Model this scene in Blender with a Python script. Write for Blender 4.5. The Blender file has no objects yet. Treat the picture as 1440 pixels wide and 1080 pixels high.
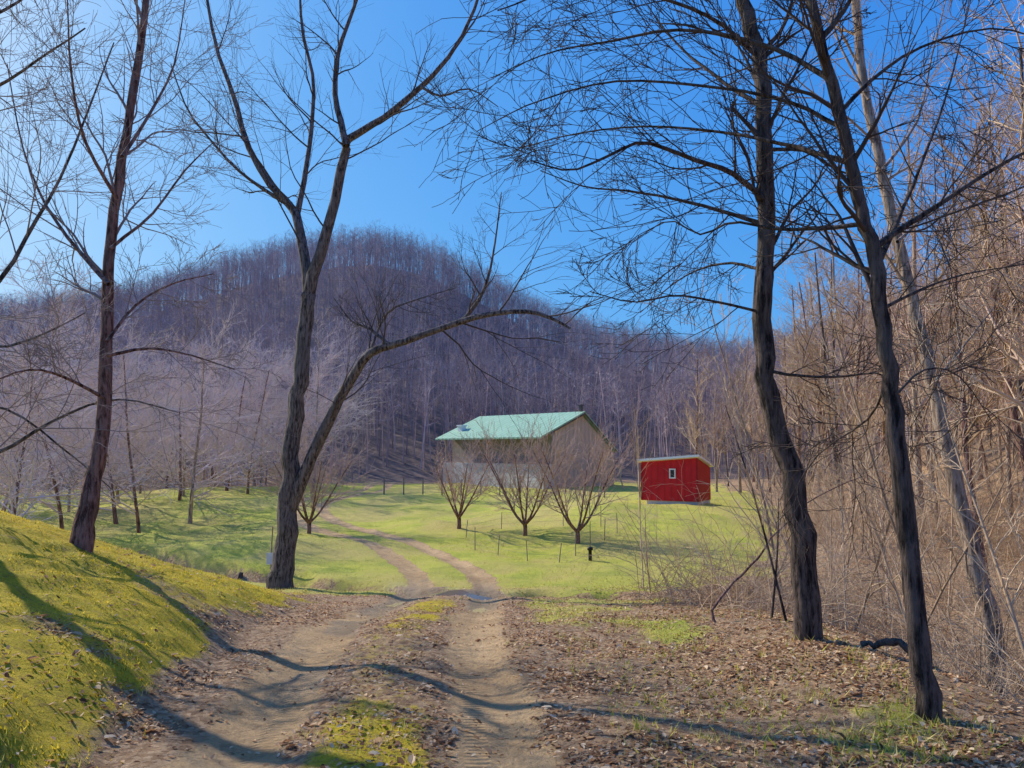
import bpy, math, numpy as np
from mathutils import Vector
rng=np.random.default_rng(7)
F=1088.0; TH=math.radians(5); EYE=1.6
scene=bpy.context.scene
COL=scene.collection
def ray(px,py):
    u=(px-720)/F; v=(540-py)/F
    y=math.cos(TH)-v*math.sin(TH); z=math.sin(TH)+v*math.cos(TH)
    return u/y, z/y
def PT(px,py,d):
    a,b=ray(px,py); return (a*d,d,EYE+b*d)
def sstep(a,b,x):
    t=np.clip((x-a)/(b-a),0,1); return t*t*(3-2*t)
def vnoise(x,y,s=0):
    ix=np.floor(x);iy=np.floor(y);fx=x-ix;fy=y-iy
    fx=fx*fx*(3-2*fx);fy=fy*fy*(3-2*fy)
    def h(a,b):
        q=np.sin(a*127.1+b*311.7+s*74.7)*43758.5453
        return q-np.floor(q)
    return (h(ix,iy)*(1-fx)+h(ix+1,iy)*fx)*(1-fy)+(h(ix,iy+1)*(1-fx)+h(ix+1,iy+1)*fx)*fy
def fbm(x,y,s=0,o=4):
    r=0;a=.5
    for i in range(o):
        r=r+a*(vnoise(x,y,s+i)-.5);x=x*2.03+3.1;y=y*2.03+1.7;a*=.5
    return r
def smooth_line(pts,n):
    P=np.array(pts,float);m=len(P)
    Q=np.vstack([2*P[0]-P[1],P,2*P[-1]-P[-2]])
    t=np.linspace(0,m-1-1e-6,n);i=t.astype(int);f=(t-i)[:,None]
    a,b,c,d=Q[i],Q[i+1],Q[i+2],Q[i+3]
    return .5*((2*b)+(-a+c)*f+(2*a-5*b+4*c-d)*f**2+(-a+3*b-3*c+d)*f**3)
ROAD=smooth_line([(-.5,-8),(-.65,0),(-.76,4.1),(-1.15,8.5),(-1.28,15),(-1.7,20),(-4.2,26.5),(-6.8,31),(-9.2,36),(-10.8,42),(-10.6,49),(-10.0,56),(-11,66)],70)
CREEK=smooth_line([(-24,31),(-18,27),(-13,24.5),(-9,21.5),(-6,19.5),(-3.5,17.8),(-1.3,16.2),(.8,15.6),(2.6,14.6),(5,12.3),(6.6,9),(6.8,4),(6.6,-4)],60)
def pdist(x,y,L):
    x=np.asarray(x,float);y=np.asarray(y,float)
    best=np.full(x.shape,1e9);sg=np.ones(x.shape);al=np.zeros(x.shape);acc=0
    for i in range(len(L)-1):
        ax,ay=L[i];bx,by=L[i+1];dx=bx-ax;dy=by-ay;l2=dx*dx+dy*dy;l=math.sqrt(l2)
        t=np.clip(((x-ax)*dx+(y-ay)*dy)/l2,0,1)
        ex=x-(ax+t*dx);ey=y-(ay+t*dy);d=np.hypot(ex,ey)
        m=d<best
        best=np.where(m,d,best);sg=np.where(m,np.sign(dy*ex-dx*ey),sg);al=np.where(m,acc+t*l,al);acc+=l
    return best*sg,al
def foot(y): return np.interp(y,[0,4,10,14],[-1.95,-2.1,-2.9,-3.4])
def ravx(y): return np.interp(y,[0,8,14,25,45,70,120],[6.6,6.6,8.5,14,19,26,42])
def hill0(x,y):
    u=x/np.maximum(y,30)*190
    return np.interp(u,[-300,-126,-80,-40,0,50,100],[60,58,60,66,71,68,62]),u
def H(x,y):
    x=np.asarray(x,float);y=np.asarray(y,float)
    base=np.interp(y,[-30,0,4,8.5,11,15,18,24,35,49,60,70],[.3,.05,0,-.26,-.6,-1.15,-1.45,-1.5,-1.5,-1.25,-1.1,-.9])
    t=foot(y)-x
    rise=2.8*np.tanh(np.maximum(t,0)*.36/2.8)+.12*sstep(-.1,.8,t)
    z=base+rise*(1-sstep(9,17,y))
    z+=.35*np.exp(-((x-11)**2/60+(y-42)**2/80))
    z+=.5*np.exp(-((x+16)**2/40+(y-44)**2/60))+.5*np.exp(-((x+7.5)**2/7+(y-24.5)**2/5))
    z+=.55*np.exp(-((x-4)**2/40+(y-33)**2/30))
    z+=.16*np.exp(-((x-2.5)**2/.6+(y-6.5)**2/9))
    xr=ravx(y)
    edge=np.interp(y,[0,4,8,10,12.5,15,18,30],[3.1,3.0,3.35,3.0,2.8,4.0,6.5,10])
    edge=np.minimum(edge,xr-3)
    s=sstep(0,1,(x-edge)/(xr-1-edge))
    z=z*(1-s)+(-2.0+np.interp(y,[10,60],[0,1.2]))*s
    d,_=pdist(x,y,CREEK)
    near=1-sstep(.0,1.0,np.abs(x+1.3)/1.9)*1.0
    z-=(.12+.36*(1-near))*(1-sstep(.35,.95,np.abs(d)+.3*(vnoise(x*1.5,y*1.5,3)-.5)))
    q=np.maximum(x-xr-2.0,0)
    rr=np.where(q<4,q*q/8*.55,.55*(q-2));rr=45*np.tanh(rr/45)
    y0,u=hill0(x,y)
    ridge=np.interp(u,[-400,-126,-105,-91,-78,-65,-47,-35,-21,-3.5,10,26,42,58,84,126,300],[32,31,33,36,40,44,48,49,46,37,29,24,21,20,27,44,60])
    tt=np.clip((y-y0)/(190-y0),0,1)
    hl=ridge*(.55*tt+.45*tt*tt*(3-2*tt))
    return z+np.maximum(rr,hl)
def masks(x,y):
    rd,al=pdist(x,y,ROAD); a=np.abs(rd)
    n=fbm(x*1.3,y*1.3,5);n2=fbm(x*.5,y*.5,9);n3=fbm(x*4,y*4,12)
    far=sstep(16,24,y)
    dirt=1-sstep(.20-.02*far,.40,np.abs(a-.74)+n*.22+n3*.16)
    dirt=np.maximum(dirt,.30*(1-sstep(1.05,1.35,a+n*.6))*sstep(.3,.6,a)*(1-far))
    cr,_=pdist(x,y,CREEK)
    dirt=np.maximum(dirt,(1-sstep(.4,1.3,np.abs(cr)+n))*(1-sstep(1.0,1.6,a))*.9)
    bank=sstep(-.1,.4,foot(y)-x+n*1.1)*(1-sstep(13,16,y+n*2))*(1-.5*sstep(.1,.2,fbm(x*.9,y*.9,91)))
    strip=(1-sstep(.22,.48,a+n*.3))*(.34+.34*sstep(-.14,.1,n2+n3*.5))*(1-sstep(12,15,y))
    moss=np.maximum(bank,strip)
    xr=ravx(y)
    fe=np.interp(y,[13,16,20,30,45,70],[.3,2.6,6.0,10.5,14,18])
    grass=sstep(14.2,16.2,y+n*3)*(1-sstep(-1,1.2,x-fe+n*4))
    y0,_u=hill0(x,y)
    grass*=1-sstep(-7,-1,y-y0+n2*8)
    grass*=sstep(-45,-25,x)
    grass*=.25+.75*sstep(.45,1.0,np.abs(cr)+n*.5)
    grass=np.maximum(grass,(.2+.5*sstep(-.03,.16,n2+n*.6+.03))*(x>0)*(y<15)*(1-sstep(2.4,3.4,x))*sstep(1.2,1.7,a+n*.5))
    wet=(1-sstep(.5,1.6,np.abs(cr)))*(1-sstep(1.0,2.0,a))
    wet=np.maximum(wet,sstep(.02,.16,n)*(1-sstep(.2,.4,np.abs(rd+.74)))*sstep(4,7,y)*.8*(1-sstep(17,24,y)))
    wet=np.maximum(wet,.85*(1-sstep(.15,.4,np.abs(a-.74)))*sstep(10.5,12.5,y)*(1-sstep(17,20,y)))
    return dirt*(1-strip*.6),moss*(1-dirt*.5),grass*(1-dirt),wet,rd,al,cr
def Hf(x,y,M=None):
    x=np.asarray(x,float);y=np.asarray(y,float)
    if M is None: M=masks(x,y)
    dirt,moss,grass,wet,rd,al,cr=M
    a=np.abs(rd)
    z=H(x,y)
    z=z-.06*np.exp(-((a-.74)/.25)**2)*np.where(y<60,1,0)+.03*np.exp(-(rd/.3)**2)*(y<14)
    am=1-sstep(20,60,y)
    z=z+fbm(x*1.1,y*1.1,21)*.14*(1-dirt*.7)*am+fbm(x*5,y*5,31,3)*(.045+.06*moss)*(1-dirt*.4)*(1-sstep(12,20,y))
    z=z+fbm(x*.25,y*.25,41)*.85*sstep(17,30,y)*sstep(1.2,4,a)
    return z
def hit(px,py,dmax=300):
    a,b=ray(px,py)
    d=np.concatenate([np.arange(2,40,.04),np.arange(40,dmax,.3)])
    g=H(a*d,d);k=np.nonzero(EYE+b*d<g)[0]
    dd=d[k[0]] if len(k) else 60.
    return dd
def gz(x,y): return float(Hf(np.array([x]),np.array([y]))[0])

# ---------- mesh helpers
def mk(name,V,Fs,mat,smooth=True,attrs=None,loc=(0,0,0),parent=None,mats=None):
    me=bpy.data.meshes.new(name)
    V=np.asarray(V,np.float32)
    me.vertices.add(len(V));me.vertices.foreach_set('co',V.ravel())
    li=np.concatenate([np.asarray(f,np.int32).ravel() for f in Fs])
    st=[];o=0
    for f in Fs:
        f=np.asarray(f);st.append(o+np.arange(len(f))*f.shape[1]);o+=f.size
    st=np.concatenate(st).astype(np.int32)
    me.loops.add(len(li));me.loops.foreach_set('vertex_index',li)
    me.polygons.add(len(st));me.polygons.foreach_set('loop_start',st)
    me.update(calc_edges=True)
    me.polygons.foreach_set('use_smooth',np.full(len(st),smooth))
    if attrs:
        for k,v in attrs.items():
            v=np.asarray(v,np.float32)
            if v.ndim==1:
                at=me.attributes.new(k,'FLOAT','POINT');at.data.foreach_set('value',v)
            else:
                at=me.attributes.new(k,'FLOAT_COLOR','POINT');at.data.foreach_set('color',v.ravel())
    me.materials.append(mat)
    ob=bpy.data.objects.new(name,me);COL.objects.link(ob);ob.location=loc
    if parent: ob.parent=parent
    return ob
def empty(name,loc,label,cat,group=None):
    e=bpy.data.objects.new(name,None);COL.objects.link(e);e.location=loc;e.empty_display_size=.3
    e["label"]=label;e["category"]=cat
    if group:e["group"]=group
    return e
def tubes(P,R,S,jit=0):
    N,K,_=P.shape
    T=np.gradient(P,axis=1);T/=np.linalg.norm(T,axis=2,keepdims=True)+1e-9
    m=T.mean(1);ref=np.eye(3)[np.argmin(np.abs(m),axis=1)][:,None,:]
    U=np.cross(T,np.broadcast_to(ref,T.shape));U/=np.linalg.norm(U,axis=2,keepdims=True)+1e-9
    W=np.cross(T,U);a=np.arange(S)/S*2*np.pi
    Rr=R[:,:,None]*np.ones(S)
    if jit: Rr=Rr*(1+jit*(rng.random(Rr.shape)-.5))
    V=P[:,:,None,:]+Rr[...,None]*(np.cos(a)[:,None]*U[:,:,None,:]+np.sin(a)[:,None]*W[:,:,None,:])
    n=np.arange(N)[:,None,None]*K*S;k=np.arange(K-1)[None,:,None]*S;s=np.arange(S)[None,None,:];s2=(s+1)%S
    f=np.stack([n+k+s,n+k+s2,n+k+S+s2,n+k+S+s],-1).reshape(-1,4)
    return V.reshape(-1,3),f
def tri_twigs(P,R):
    A=P[:,0];B=P[:,-1];T=B-A;r=rng.normal(size=A.shape);c=np.cross(T,r);c/=np.linalg.norm(c,axis=1,keepdims=True)+1e-9
    w=R[:,:1]
    V=np.stack([A-c*w,A+c*w,B],1).reshape(-1,3)
    return V,np.arange(len(V)).reshape(-1,3)
class Acc:
    def __init__(s): s.V=[];s.F={};s.n=0
    def add(s,vf):
        V,f=vf;s.F.setdefault(f.shape[1],[]).append(f+s.n);s.V.append(V);s.n+=len(V)
    def get(s):
        return np.concatenate(s.V),[np.concatenate(v) for v in s.F.values()]
def unit(v): return v/(np.linalg.norm(v,axis=-1,keepdims=True)+1e-9)
def sprout(P,R,L,c,t0,t1,ang,lr,K,wander,trop,rr=.6,taper=.3,rmin=.002,fall=.5,rmax=9):
    N,K0,_=P.shape
    t=t0+(t1-t0)*((np.arange(c)+rng.random((N,c)))/c)
    g=t*(K0-1);i=np.minimum(g.astype(int),K0-2);f=(g-i)[...,None];ar=np.arange(N)[:,None]
    pos=P[ar,i]*(1-f)+P[ar,i+1]*f;tan=unit(P[ar,i+1]-P[ar,i])
    r=R[ar,i]*(1-f[...,0])+R[ar,i+1]*f[...,0]
    pr=unit(np.cross(rng.normal(size=tan.shape),tan))
    a=np.radians(rng.uniform(ang[0],ang[1],t.shape))[...,None]
    d=(np.cos(a)*tan+np.sin(a)*pr).reshape(-1,3)
    ln=(L[:,None]*lr*(1-fall*t)*rng.uniform(.55,1.25,t.shape)).ravel()
    pos=pos.reshape(-1,3);r0=np.clip(r.ravel()*rr,rmin,rmax)
    out=[pos];step=(ln/(K-1))[:,None]
    for k in range(K-1):
        d=unit(d+rng.normal(size=d.shape)*wander+np.array([0,0,trop]))
        pos=pos+d*step;out.append(pos)
    Q=np.stack(out,1);RR=np.maximum(r0[:,None]*np.linspace(1,taper,K),rmin)
    return Q,RR,ln
def nodes(m):
    m.use_nodes=True;nt=m.node_tree;b=nt.nodes['Principled BSDF'];return nt,b
def nnoise(nt,scale,vec=None,detail=5,rough=.6):
    n=nt.nodes.new('ShaderNodeTexNoise');n.inputs['Scale'].default_value=scale;n.inputs['Detail'].default_value=detail;n.inputs['Roughness'].default_value=rough
    if vec is not None: nt.links.new(vec,n.inputs['Vector'])
    return n.outputs['Fac']
def ramp(nt,fac,stops):
    r=nt.nodes.new('ShaderNodeValToRGB');e=r.color_ramp.elements
    while len(e)<len(stops): e.new(.5)
    for k,(p,c) in enumerate(stops): e[k].position=p;e[k].color=(*c,1)
    nt.links.new(fac,r.inputs['Fac']);return r.outputs['Color']
def mix(nt,f,a,b,mode='MIX'):
    m=nt.nodes.new('ShaderNodeMix');m.data_type='RGBA';m.blend_type=mode
    for s,v in ((m.inputs[0],f),(m.inputs[6],a),(m.inputs[7],b)):
        if isinstance(v,(int,float)): s.default_value=v
        elif isinstance(v,tuple): s.default_value=(*v,1)
        else: nt.links.new(v,s)
    return m.outputs[2]
def bump(nt,b,h,st=.5,dist=.02):
    n=nt.nodes.new('ShaderNodeBump');n.inputs['Strength'].default_value=st;n.inputs['Distance'].default_value=dist
    nt.links.new(h,n.inputs['Height']);nt.links.new(n.outputs['Normal'],b.inputs['Normal'])
def attr(nt,name,out='Fac'):
    a=nt.nodes.new('ShaderNodeAttribute');a.attribute_name=name;return a.outputs[out]
def math_(nt,op,a,b=None):
    m=nt.nodes.new('ShaderNodeMath');m.operation=op
    for s,v in zip(m.inputs,(a,b)):
        if v is None: continue
        if isinstance(v,(int,float)): s.default_value=v
        else: nt.links.new(v,s)
    return m.outputs[0]
def barkmat(name,c1,c2,c3=None,stretch=.18,sc=22,bs=.9):
    m=bpy.data.materials.new(name);nt,b=nodes(m)
    tc=nt.nodes.new('ShaderNodeTexCoord').outputs['Object']
    mp=nt.nodes.new('ShaderNodeMapping');mp.inputs['Scale'].default_value=(1,1,stretch);nt.links.new(tc,mp.inputs[0])
    n=nnoise(nt,sc,mp.outputs[0],6,.7)
    n2=nnoise(nt,1.7,tc,3)
    c=ramp(nt,n,[(.40,c1),(.58,c2)])
    if c3: c=mix(nt,ramp(nt,n2,[(.5,(0,0,0)),(.62,(.7,.7,.7))]),c,mix(nt,n,c1,c3))
    nt.links.new(c,b.inputs['Base Color']);b.inputs['Roughness'].default_value=.9
    b.inputs['Specular IOR Level'].default_value=.2
    bump(nt,b,n,1.0,.05);return m
def simple(name,c1,c2=None,sc=8,rough=.8,bs=.2,metal=0,tint=False):
    m=bpy.data.materials.new(name);nt,b=nodes(m)
    if bs==0 and not tint:
        oi=nt.nodes.new('ShaderNodeObjectInfo')
        c=ramp(nt,oi.outputs['Random'],[(0,c1),(1,c2 or c1)])
    else:
        tc=nt.nodes.new('ShaderNodeTexCoord').outputs['Object']
        n=nnoise(nt,sc,tc,3)
        c=ramp(nt,n,[(.35,c1),(.65,c2 or tuple(x*.8 for x in c1))])
    if tint:
        c=mix(nt,1.0,c,ramp(nt,attr(nt,'tint'),[(0,(.6,.58,.62)),(.5,(.95,.93,.97)),(.85,(1.2,1.1,1.0)),(1,(1.7,1.6,1.5))]),'MULTIPLY')
    nt.links.new(c,b.inputs['Base Color']);b.inputs['Roughness'].default_value=rough;b.inputs['Metallic'].default_value=metal
    b.inputs['Specular IOR Level'].default_value=.25
    if bs: bump(nt,b,n,bs,.02)
    return m
M_dark=barkmat('bark_dark',(.014,.01,.01),(.17,.125,.105),(.22,.18,.155))
M_grey=barkmat('bark_grey',(.03,.022,.022),(.24,.195,.18),(.27,.22,.2))
M_brown=barkmat('bark_brown',(.07,.03,.024),(.36,.2,.16),(.38,.25,.2))
M_pale=barkmat('bark_pale',(.16,.1,.07),(.56,.42,.32),(.62,.5,.38))
M_twig=simple('twig_dark',(.06,.042,.036),(.085,.06,.05),6,.9,0)
M_twigm=simple('twig_grey',(.26,.20,.19),(.34,.26,.24),6,.9,0)
M_twigp=simple('twig_pink',(.52,.36,.28),(.60,.43,.34),6,.9,0)
M_twigf=simple('fruit_twig',(.46,.31,.26),(.54,.37,.31),6,.9,0)
M_twigh=simple('twig_hazy',(.66,.52,.50),(.76,.62,.60),6,.9,0)  # pale pink-grey puts the sunlit haze into the twig colour
M_twigt=simple('twig_tan',(.34,.22,.13),(.74,.54,.36),6,.9,0)
M_forest=simple('forest_haze_bark',(.36,.285,.30),(.50,.40,.40),.4,.95,0,tint=True)  # lightened trunk and twig colour stands in for distance haze

# ---------- ground
def axis(segs):
    o=[segs[0][0]]
    for a,b,s0,s1 in segs:
        x=a
        while x<b-1e-6:
            f=(x-a)/(b-a);x+=s0+(s1-s0)*f;o.append(min(x,b))
    return np.array(sorted(set(np.round(o,4))))
xs=axis([(-420,-60,14,5),(-60,-20,4,.8),(-20,-7,.8,.12),(-7,5,.07,.07),(5,16,.1,.6),(16,60,.6,4),(60,420,5,14)])
ys=axis([(-25,2,3,.2),(2,11,.055,.07),(11,24,.08,.2),(24,60,.2,1),(60,120,1,3),(120,520,3,14)])
X,Y=np.meshgrid(xs,ys)
x=X.ravel();y=Y.ravel()
MM=masks(x,y);z=Hf(x,y,MM)
dirt,moss,grass,wet,rd,al,cr=MM
nx,ny=len(xs),len(ys);print('grid',nx,ny)
i=np.arange(nx-1)[None,:]+np.arange(ny-1)[:,None]*nx
Q=np.stack([i,i+1,i+1+nx,i+nx],-1).reshape(-1,4)
V=np.stack([x,y,z],1)
region=np.stack([dirt,moss,grass,wet],1)
m=bpy.data.materials.new('ground_cover');nt,b=nodes(m)
tc=nt.nodes.new('ShaderNodeTexCoord').outputs['Object']
reg=nt.nodes.new('ShaderNodeAttribute');reg.attribute_name='region'
sep=nt.nodes.new('ShaderNodeSeparateColor');nt.links.new(reg.outputs['Color'],sep.inputs[0])
wetA=reg.outputs['Alpha']
nA=nnoise(nt,9,tc,8,.7);nB=nnoise(nt,.9,tc,4);nC=nnoise(nt,45,tc,6,.75);nD=nnoise(nt,.22,tc,5)
vo=nt.nodes.new('ShaderNodeTexVoronoi');vo.inputs['Scale'].default_value=32;nt.links.new(tc,vo.inputs['Vector'])
leafc=mix(nt,.5,ramp(nt,nA,[(.3,(.10,.05,.025)),(.5,(.38,.22,.115)),(.68,(.66,.46,.28))]),ramp(nt,vo.outputs['Color'],[(.1,(.12,.06,.03)),(.5,(.46,.28,.15)),(.9,(.80,.58,.37))]))
grassc=mix(nt,.5,ramp(nt,nC,[(.32,(.18,.20,.02)),(.52,(.54,.52,.07)),(.7,(.74,.66,.18))]),ramp(nt,nB,[(.35,(.30,.38,.04)),(.5,(.60,.58,.08)),(.66,(.64,.48,.16))]))
grassc=mix(nt,ramp(nt,nD,[(.42,(0,0,0)),(.60,(.8,.8,.8))]),grassc,mix(nt,nA,(.34,.25,.09),(.76,.62,.18)))
mossc=mix(nt,.5,ramp(nt,nC,[(.33,(.14,.13,.01)),(.5,(.62,.46,.02)),(.7,(.88,.67,.05))]),ramp(nt,nB,[(.36,(.24,.26,.02)),(.48,(.68,.51,.02)),(.62,(.90,.62,.03))]))
mossc=mix(nt,ramp(nt,nA,[(.54,(0,0,0)),(.68,(.75,.75,.75))]),mossc,(.26,.15,.06))
dirtc=mix(nt,.5,ramp(nt,nC,[(.3,(.32,.18,.085)),(.5,(.62,.40,.20)),(.7,(.86,.61,.34))]),ramp(nt,nB,[(.35,(.40,.25,.12)),(.62,(.80,.54,.28))]))
dirtc=mix(nt,ramp(nt,nA,[(.5,(0,0,0)),(.66,(.55,.55,.55))]),dirtc,(.26,.16,.085))
dirtc=mix(nt,wetA,dirtc,mix(nt,.65,dirtc,(.12,.08,.055)))
def sharp(f,c=.5):
    s=math_(nt,'ADD',f,math_(nt,'MULTIPLY',math_(nt,'SUBTRACT',nA,.5),1.3))
    mr=nt.nodes.new('ShaderNodeMapRange');mr.inputs[1].default_value=.35;mr.inputs[2].default_value=.65;nt.links.new(s,mr.inputs[0]);return mr.outputs[0]
c=mix(nt,sharp(sep.outputs[2]),leafc,grassc)
c=mix(nt,sharp(sep.outputs[1]),c,mossc)
c=mix(nt,sharp(sep.outputs[0]),c,dirtc)
nt.links.new(c,b.inputs['Base Color'])
b.inputs['Specular IOR Level'].default_value=.3
rg=nt.nodes.new('ShaderNodeMapRange');rg.inputs[1].default_value=.2;rg.inputs[2].default_value=.9;rg.inputs[3].default_value=.92;rg.inputs[4].default_value=.28
nt.links.new(wetA,rg.inputs[0]);nt.links.new(rg.outputs[0],b.inputs['Roughness'])
la=attr(nt,'lat');an=attr(nt,'along')
ph=math_(nt,'ADD',math_(nt,'MULTIPLY',an,110.),math_(nt,'MULTIPLY',math_(nt,'ABSOLUTE',math_(nt,'SUBTRACT',math_(nt,'ABSOLUTE',la),.66)),60.))
tr=math_(nt,'SINE',ph)
band=nt.nodes.new('ShaderNodeMapRange');band.inputs[1].default_value=.07;band.inputs[2].default_value=.11;band.inputs[3].default_value=1;band.inputs[4].default_value=0
nt.links.new(math_(nt,'ABSOLUTE',math_(nt,'SUBTRACT',math_(nt,'ABSOLUTE',la),.62)),band.inputs[0])
tread=math_(nt,'MULTIPLY',math_(nt,'MULTIPLY',tr,band.outputs[0]),math_(nt,'MULTIPLY',nB,.35))
hh=math_(nt,'ADD',math_(nt,'ADD',nA,math_(nt,'MULTIPLY',nC,.6)),math_(nt,'MULTIPLY',tread,1.0))
bump(nt,b,hh,1.0,.06)
M_ground=m
M_floor=simple('forest_floor',(.12,.085,.08),(.22,.155,.13),1.5,.95,.4)
fc=Q
cx=rd[fc].mean(1);cyy=y[fc].mean(1);cxn=fbm(x[fc].mean(1)*2,cyy*2,77)*.35
isroad=(np.abs(cx+cxn)<1.3)&(cyy<64)
ishill=(~isroad)&(cyy>66+4*vnoise(x[fc].mean(1)*.2,cyy*.2,8))
def sub(name,sel,label,mt):
    q=Q[sel];u,inv=np.unique(q,return_inverse=True)
    ob=mk(name,V[u],[inv.reshape(-1,4)],mt,True,{'region':region[u],'lat':rd[u],'along':al[u]})
    ob["kind"]="structure";ob["label"]=label;return ob
sub('ground',(~isroad)&(~ishill),"mossy bank, leaf litter and green pasture",M_ground)
sub('dirt_road',isroad,"rutted dirt track with grass down its middle",M_ground)
sub('hill',ishill,"steep wooded hillside floor of brown leaves",M_floor)

# creek water and puddle
def water(name,c,r):
    mw=bpy.data.materials.new(name);nt,b=nodes(mw);b.inputs['Base Color'].default_value=(*c,1);b.inputs['Roughness'].default_value=r
    bump(nt,b,nnoise(nt,9,nt.nodes.new('ShaderNodeTexCoord').outputs['Object'],3),.2,.01);return mw
wl=smooth_line(CREEK[8:50],160)
tn=np.gradient(wl,axis=0);tn/=np.linalg.norm(tn,axis=1,keepdims=True);pn=np.stack([-tn[:,1],tn[:,0]],1)
wz=H(wl[:,0],wl[:,1])+.09
wid=.36+.12*np.sin(np.arange(160)*.7)
Lp=wl+pn*wid[:,None];Rp=wl-pn*wid[:,None]
Vw=np.concatenate([np.c_[Lp,wz],np.c_[Rp,wz]]);k=np.arange(159)
ob=mk('creek_water',Vw,[np.stack([k,k+160,k+161,k+1],1)],water('water',(.16,.13,.10),.12));ob["kind"]="structure";ob["label"]="shallow creek crossing the dirt track"
mpud=water('muddy_water',(.42,.32,.22),.12)
for (px_,py_,ln_,wd_) in [(-.46,11.9,.75,.14),(-1.98,13.4,.8,.16)]:
    a=np.arange(30)/30*2*np.pi;r=1+.25*np.sin(a*3+px_*5)+.15*np.sin(a*5+1)
    X_=px_+np.cos(a)*wd_*r;Y_=py_+np.sin(a)*ln_*r
    cy0=np.linspace(-ln_,ln_,9);zc=Hf(np.full(9,px_),py_+cy0);sl_=np.polyfit(cy0,zc,1)
    Vp=np.c_[X_,Y_,sl_[1]+.006+sl_[0]*(Y_-py_)]
    ob=mk('puddle_water',Vp,[np.arange(30)[None]],mpud);ob["kind"]="structure";ob["label"]="muddy puddle lying in a wheel rut"

# ---------- scatter: leaves, grass
def thinmat(name,st,tl=.4):
    mt=bpy.data.materials.new(name);nt,b=nodes(mt);c=ramp(nt,attr(nt,'tint'),st)
    nt.links.new(c,b.inputs['Base Color']);b.inputs['Roughness'].default_value=.7;b.inputs['Specular IOR Level'].default_value=.2
    t=nt.nodes.new('ShaderNodeBsdfTranslucent');nt.links.new(c,t.inputs['Color'])
    ms=nt.nodes.new('ShaderNodeMixShader');ms.inputs[0].default_value=tl
    nt.links.new(b.outputs[0],ms.inputs[1]);nt.links.new(t.outputs[0],ms.inputs[2])
    nt.links.new(ms.outputs[0],nt.nodes['Material Output'].inputs['Surface']);return mt
ff=lambda x,y,M:np.clip((1-M[0]*.95)*(1-M[1]*.93)*(1-M[2]*.55)*np.clip(.35+fbm(x*1.7,y*1.7,55)*3.0+.2*(x>0),0.03,1)+.012,0,1)
n=210000
yy=2.6+15*rng.random(n)**1.35;xx=rng.uniform(-4.5,5.2,n)*(0.35+yy/12.)
Mx=masks(xx,yy);k=rng.random(n)<ff(xx,yy,Mx)
xx,yy=xx[k],yy[k];Mx=tuple(q[k] for q in Mx);zz=Hf(xx,yy,Mx)
n=len(xx);print('leaves',n)
s=rng.uniform(.006,.021,n)*(1+.9*(rng.random(n)<.06));a=rng.uniform(0,2*np.pi,n)
shape=np.array([(-1,0,0),(-.35,.5,.25),(.5,.42,.3),(1.1,0,.1),(.5,-.42,.3),(-.35,-.55,.25)])
shape=np.repeat(shape[None],n,0)*s[:,None,None]
shape[:,:,2]*=rng.uniform(-.6,1.6,n)[:,None]
tx=rng.normal(0,.28,n);ty=rng.normal(0,.28,n)
shape[:,:,2]+=shape[:,:,0]*tx[:,None]+shape[:,:,1]*ty[:,None]
ca,sa=np.cos(a)[:,None],np.sin(a)[:,None]
LX=shape[:,:,0]*ca-shape[:,:,1]*sa+xx[:,None];LY=shape[:,:,0]*sa+shape[:,:,1]*ca+yy[:,None];LZ=shape[:,:,2]+zz[:,None]+.006
VL=np.stack([LX,LY,LZ],-1).reshape(-1,3);o=np.arange(n)[:,None]*6
FL=np.concatenate([o+np.array([0,1,2,3]),o+np.array([0,3,4,5])])
ml=thinmat('dry_leaf',[(0,(.12,.05,.025)),(.3,(.38,.19,.09)),(.7,(.68,.43,.23)),(1,(.92,.72,.48))],.35)
ob=mk('leaf_litter',VL,[FL],ml,False,{'tint':np.repeat(rng.random(n)**1.1,6)});ob["kind"]="stuff";ob["label"]="dry brown leaves strewn beside the track"
def blades(name,xx,yy,zz,hmin,hmax,wd,mat,lean=.5,label=''):
    n=len(xx);h=rng.uniform(hmin,hmax,n);a=rng.uniform(0,2*np.pi,n);w=wd*rng.uniform(.6,1.3,n)
    dx,dy=np.cos(a)*w,np.sin(a)*w;lx,ly=rng.normal(0,lean,n)*h,rng.normal(0,lean,n)*h
    V=np.stack([np.stack([xx-dx,yy-dy,zz-.01],1),np.stack([xx+dx,yy+dy,zz-.01],1),np.stack([xx+lx,yy+ly,zz+h],1)],1).reshape(-1,3)
    ob=mk(name,V,[np.arange(n*3).reshape(-1,3)],mat,False,{'tint':np.repeat(rng.random(n),3)});ob["kind"]="stuff";ob["label"]=label
M_mossb=thinmat('moss_blade',[(0,(.22,.20,.02)),(.5,(.72,.54,.03)),(1,(.95,.73,.10))])
M_grassb=thinmat('grass_blade',[(0,(.24,.30,.03)),(.5,(.60,.56,.08)),(1,(.84,.70,.28))])
n=150000
yy=2.5+13*rng.random(n)**1.3;xx=-(.2+rng.random(n)*(yy*.75+3))
Mx=masks(xx,yy);k=rng.random(n)<Mx[1]*np.clip(.5+2.4*fbm(xx*2,yy*2,88),.03,1)*np.where(np.abs(Mx[4])<.7,.3,1);xx,yy=xx[k],yy[k];zz=Hf(xx,yy)
blades('moss',xx,yy,zz,.008,.026,.006,M_mossb,.6,"yellow-green moss covering the sunny bank")
n=190000
yy=4+40*rng.random(n)**1.5;xx=rng.uniform(-.85,.6,n)*yy
Mx=masks(xx,yy);k=rng.random(n)<Mx[2]*np.clip(.4+2*fbm(xx*.8,yy*.8,66),.08,1);xx,yy=xx[k],yy[k];zz=Hf(xx,yy)
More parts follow.
